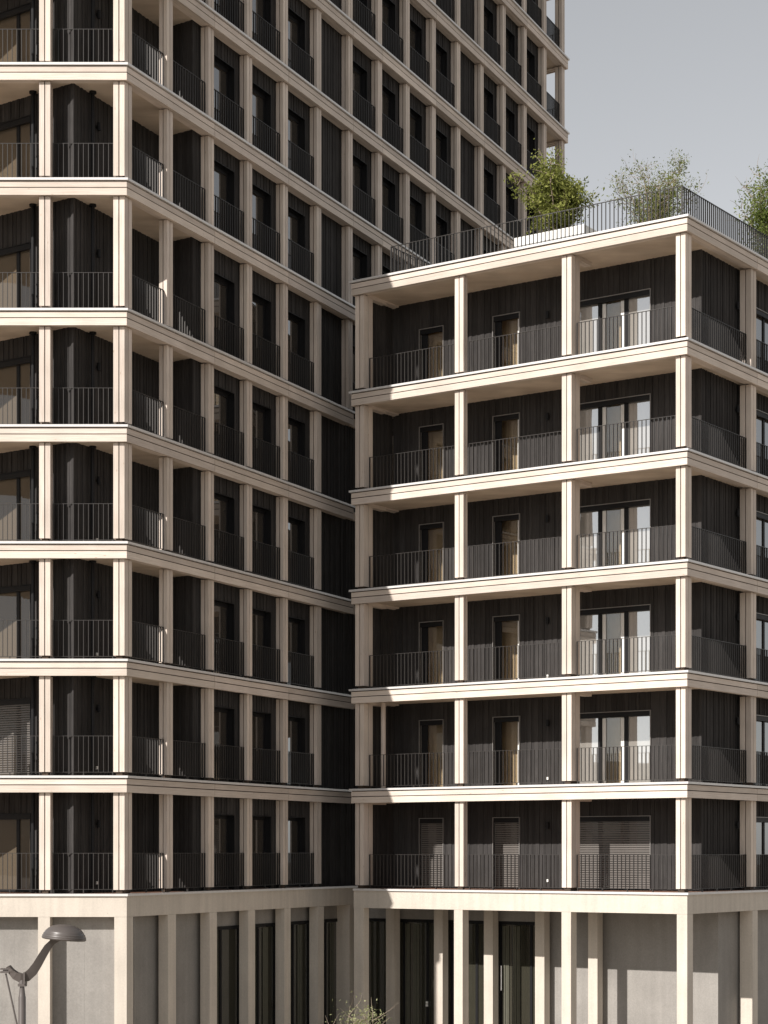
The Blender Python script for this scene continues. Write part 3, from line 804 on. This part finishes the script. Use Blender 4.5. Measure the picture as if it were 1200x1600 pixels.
def leafy(name, base, H, label, cat, mat, nstem, spread, nleaf, leaf, seed, crown, lean=0.0, stem_r=0.03, cluster=7, group=None, droop=0.2, tips=1.0, levels=2):
    rng = random.Random(seed)
    t = thing(name, base, label, cat, group)
    B = Vector(base)
    wood = MB(); lv = MB()
    tipsl = []
    (cx, cy, cz), (rx, ry, rz) = crown       # crown centre relative to base, radii
    def inside():
        while True:
            p = Vector((rng.uniform(-1, 1), rng.uniform(-1, 1), rng.uniform(-1, 1)))
            if p.length < 1: return Vector((p.x * rx, p.y * ry, p.z * rz)) + Vector((cx, cy, cz))
    for k in range(nstem):
        a = rng.uniform(0, 6.28); r = spread * 0.12
        p0 = B + Vector((r * math.cos(a), r * math.sin(a), 0))
        tgt = B + inside() * 1.0; tgt.z = B.z + cz + rz * rng.uniform(0.0, 0.85)
        path = []; steps = 7
        for j in range(steps + 1):
            f = j / steps
            p = p0.lerp(tgt, f) + Vector((0, 0, math.sin(f * math.pi) * H * 0.06)) + Vector((rng.uniform(-1, 1), rng.uniform(-1, 1), 0)) * 0.03 * H * f
            path.append(p)
        rad = [stem_r * (1 - 0.8 * j / steps) for j in range(steps + 1)]
        wood.tube(path, rad, 6)
        for j in range(2, steps + 1):
            for _ in range(levels):
                q = path[j]; dirn = Vector((rng.gauss(0, 1), rng.gauss(0, 1), rng.gauss(0.55, 0.6))).normalized()
                l = H * rng.uniform(0.10, 0.26); pts = [q]
                for m_ in range(3):
                    dirn = (dirn + Vector((rng.gauss(0, .25), rng.gauss(0, .25), rng.gauss(0.05, .2)))).normalized()
                    pts.append(pts[-1] + dirn * l / 3)
                wood.tube(pts, [stem_r * 0.35, stem_r * 0.28, stem_r * 0.2, stem_r * 0.1], 4)
                tipsl += pts[1:]
    # keep twig points inside the crown, lumpy
    lumps = [B + inside() for _ in range(9)]
    pts = []
    for p in tipsl:
        q = p - B - Vector((cx, cy, cz))
        e = math.sqrt((q.x / rx) ** 2 + (q.y / ry) ** 2 + (q.z / rz) ** 2)
        if e < 1.15 * tips: pts.append(p)
    per = max(1, nleaf // max(1, len(pts)))
    for p in pts:
        near = min((p - l).length for l in lumps)
        cnt = int(per * (1.6 if near < rx * 0.45 else 0.6) * rng.uniform(0.4, 1.6))
        tone = rng.uniform(0.15, 0.85)
        for _ in range(cnt):
            c = p + Vector((rng.gauss(0, 1), rng.gauss(0, 1), rng.gauss(0, 1) - 0.2)) * H * 0.035
            n = Vector((rng.gauss(0, 1), rng.gauss(0, 1), rng.gauss(0.5, 1))).normalized()
            a = n.orthogonal().normalized(); a = (Matrix.Rotation(rng.uniform(0, 6.28), 3, n) @ a); a = (a - Vector((0, 0, droop))).normalized(); b = n.cross(a).normalized()
            l = leaf * rng.uniform(0.6, 1.3); w = l * rng.uniform(0.32, 0.5)
            u = min(1, max(0, tone + rng.gauss(0, 0.18)))
            lv.face([c - a * l / 2, c + b * w / 2 - a * l * .05, c + a * l / 2, c - b * w / 2 - a * l * .05], [(u, 0)] * 4)
    wood.build('trunk', M['bark'], t); lv.build('crown', mat, t, recalc=False)
    return t
M['leafA'] = leaf_mat('broad_leaf', (0.12, 0.145, 0.035), (0.40, 0.42, 0.13))
M['leafB'] = leaf_mat('small_leaf', (0.10, 0.125, 0.035), (0.31, 0.34, 0.11))
M['leafC'] = leaf_mat('birch_leaf', (0.08, 0.12, 0.03), (0.28, 0.33, 0.10))
M['leafD'] = leaf_mat('pale_leaf', (0.16, 0.18, 0.07), (0.5, 0.52, 0.3))
s, q = at_roof(868, 1.75)
zr = ROOF + 0.4
leafy('leafy_tree', (q.x, q.y, zr), 2.6, 'dense yellow-green leafy tree in the long white roof planter, in front of the tower', 'tree', M['leafA'], 11, 1.2, 10500, 0.11, 11, ((0.12, 0, 1.4), (1.6, 1.2, 1.2)), stem_r=0.035, levels=3, tips=1.15, group='trees on the roof terrace')
s, q = at_roof(1022, 3.0)
leafy('slender_tree', (q.x, q.y, ROOF + 0.25), 2.8, 'airy small-leaved tree against the sky behind the roof railing corner', 'tree', M['leafB'], 20, 1.4, 10500, 0.072, 5, ((0.0, 0, 1.25), (1.3, 1.0, 1.4)), stem_r=0.018, levels=3, tips=1.1, group='trees on the roof terrace')
s, q = at_roof(1205, 1.7, RS)
leafy('slender_tree', (q.x, q.y, ROOF + 0.35), 3.4, 'small-leaved tree cut by the right edge of the photo, on the roof terrace', 'tree', M['leafC'], 14, 1.2, 9500, 0.1, 23, ((0.2, 0, 2.1), (1.2, 1.0, 1.9)), stem_r=0.025, levels=3, group='trees on the roof terrace')
Zb = 47.0
leafy('young_tree', ((558 - HX) / FPX * Zb, Zb, 0), 3.5, 'young pale-leaved tree whose tip shows at the bottom edge of the photo', 'tree', M['leafD'], 8, 0.6, 2400, 0.07, 9, ((0.0, 0, 2.55), (0.68, 0.6, 0.85)), stem_r=0.025, levels=3)

# ------------------------------------------------------------------ street lamp
def street_lamp():
    Zl = 30.0; k = Zl / FPX
    def W3(px, py, dz=0.0): return Vector(((px - HX) * k, Zl + dz, CZ + (HY - py) * k))
    b = W3(34.5, 1600); t = thing('street_lamp', (b.x, Zl, 0), 'brown-grey street lamp with domed shade on a curved swan-neck arm', 'street lamp')
    mb = MB(); xb = b.x
    zt = W3(0, 1556).z; zc = W3(0, 1541).z
    mb.tube([(xb, Zl, 0), (xb, Zl, 0.9), (xb, Zl, 0.95), (xb, Zl, zt - 0.02), (xb, Zl, zt), (xb, Zl, zc), (xb, Zl, zc + 0.03)], [0.12, 0.11, 0.065, 0.056, 0.05, 0.034, 0.034], 20)
    mb.build('pole', M['lamp'], t, smooth=True)
    # arm: flat S-curved channel
    path = [(12.5, 1510), (17, 1517.5), (24, 1524.5), (33, 1528.5), (42, 1526.5), (51, 1518.5), (59, 1507), (67, 1493), (75, 1480), (83, 1471.5), (92, 1467), (99, 1465.5)]
    hw = [0.03, 0.045, 0.06, 0.07, 0.07, 0.068, 0.06, 0.055, 0.05, 0.043, 0.037, 0.03]
    mb = MB(); rings = []
    P = [W3(*p) for p in path]
    for i, p in enumerate(P):
        tn = (P[min(i + 1, len(P) - 1)] - P[max(0, i - 1)]).normalized(); nn = Vector((-tn.z, 0, tn.x)); h = hw[i]; dd = 0.085
        rings.append([p + nn * h + Vector((0, -dd, 0)), p + nn * h * .86 + Vector((0, -dd * .55, 0)), p + nn * h * .86 + Vector((0, dd * .55, 0)), p + nn * h + Vector((0, dd, 0)), p - nn * h + Vector((0, dd * .3, 0)), p - nn * h + Vector((0, -dd * .3, 0))])
    for a, c in zip(rings[:-1], rings[1:]):
        for j in range(6): mb.face([a[j], a[(j + 1) % 6], c[(j + 1) % 6], c[j]], [(0, 0)] * 4)
    mb.face(rings[0], [(0, 0)] * 6); mb.face(rings[-1], [(0, 0)] * 6)
    arm = mb.build('arm', M['lamp'], t)
    mb = MB(); mb.tube([W3(34.5, 1541), W3(34.5, 1528)], [0.055, 0.04], 14); 
    fr = Frame((0, 0), (1, 0), (0, 1))
    c = W3(39.5, 1527); mb.box(fr, c.x - 0.012, c.x + 0.012, Zl - 0.1, Zl + 0.1, c.z - 0.1, c.z + 0.08)
    c = W3(34.5, 1538); mb.box(fr, c.x - 0.055, c.x + 0.065, Zl - 0.06, Zl + 0.06, c.z - 0.03, c.z + 0.01)
    mb.build('bracket', M['lamp'], t)
    c0 = W3(1, 1516); c1 = W3(15, 1516)
    mb = MB(); mb.box(fr, c0.x, c1.x, Zl - 0.05, Zl + 0.05, c0.z - 0.04, c0.z - 0.015); mb.box(fr, c0.x, c1.x, Zl - 0.05, Zl + 0.05, c0.z + 0.01, c0.z + 0.03)
    mb.box(fr, c0.x + 0.04, c1.x - 0.03, Zl - 0.03, Zl + 0.03, c0.z - 0.015, c0.z + 0.01)
    mb.build('end_clamp', M['lamp'], t)
    mb = MB(); a = W3(9, 1521); e = W3(29, 1612); dd = (e - a)
    mb.tube([a, e], 0.014, 8); mb.build('stay_rod', M['lamp'], t)
    # dome, tilted
    ctr = W3(100, 1467); R = 34.8 * k; H = 22.5 * k
    rot = Matrix.Rotation(math.radians(5), 3, 'Y')
    prof = [(0.0, 1.0), (0.2, .985), (0.42, 0.93), (0.6, 0.83), (0.74, 0.69), (0.84, 0.53), (0.89, 0.42), (0.885, 0.39), (0.93, 0.35), (0.945, 0.27), (0.93, .245), (0.975, 0.20), (0.985, 0.13), (0.97, 0.105), (1.0, 0.05), (0.99, 0.0), (0.95, -0.06), (0.9, -0.07), (0.86, 0.02), (0.7, 0.25), (0.4, 0.45), (0.0, 0.5)]
    n = 48; mb = MB()
    for (r, h) in prof:
        for j in range(n):
            a = 2 * math.pi * j / n; mb.v.append(tuple(ctr + rot @ Vector((R * r * math.cos(a), R * r * math.sin(a), H * h))))
    for i in range(len(prof) - 1):
        for j in range(n):
            j2 = (j + 1) % n; mb.f.append((i * n + j, i * n + j2, (i + 1) * n + j2, (i + 1) * n + j)); mb.mi.append(0); mb.uv += [(0, 0)] * 4
    mb.build('lamp_shade', M['lamp'], t, smooth=True)
street_lamp()
print('objects', len(bpy.data.objects))
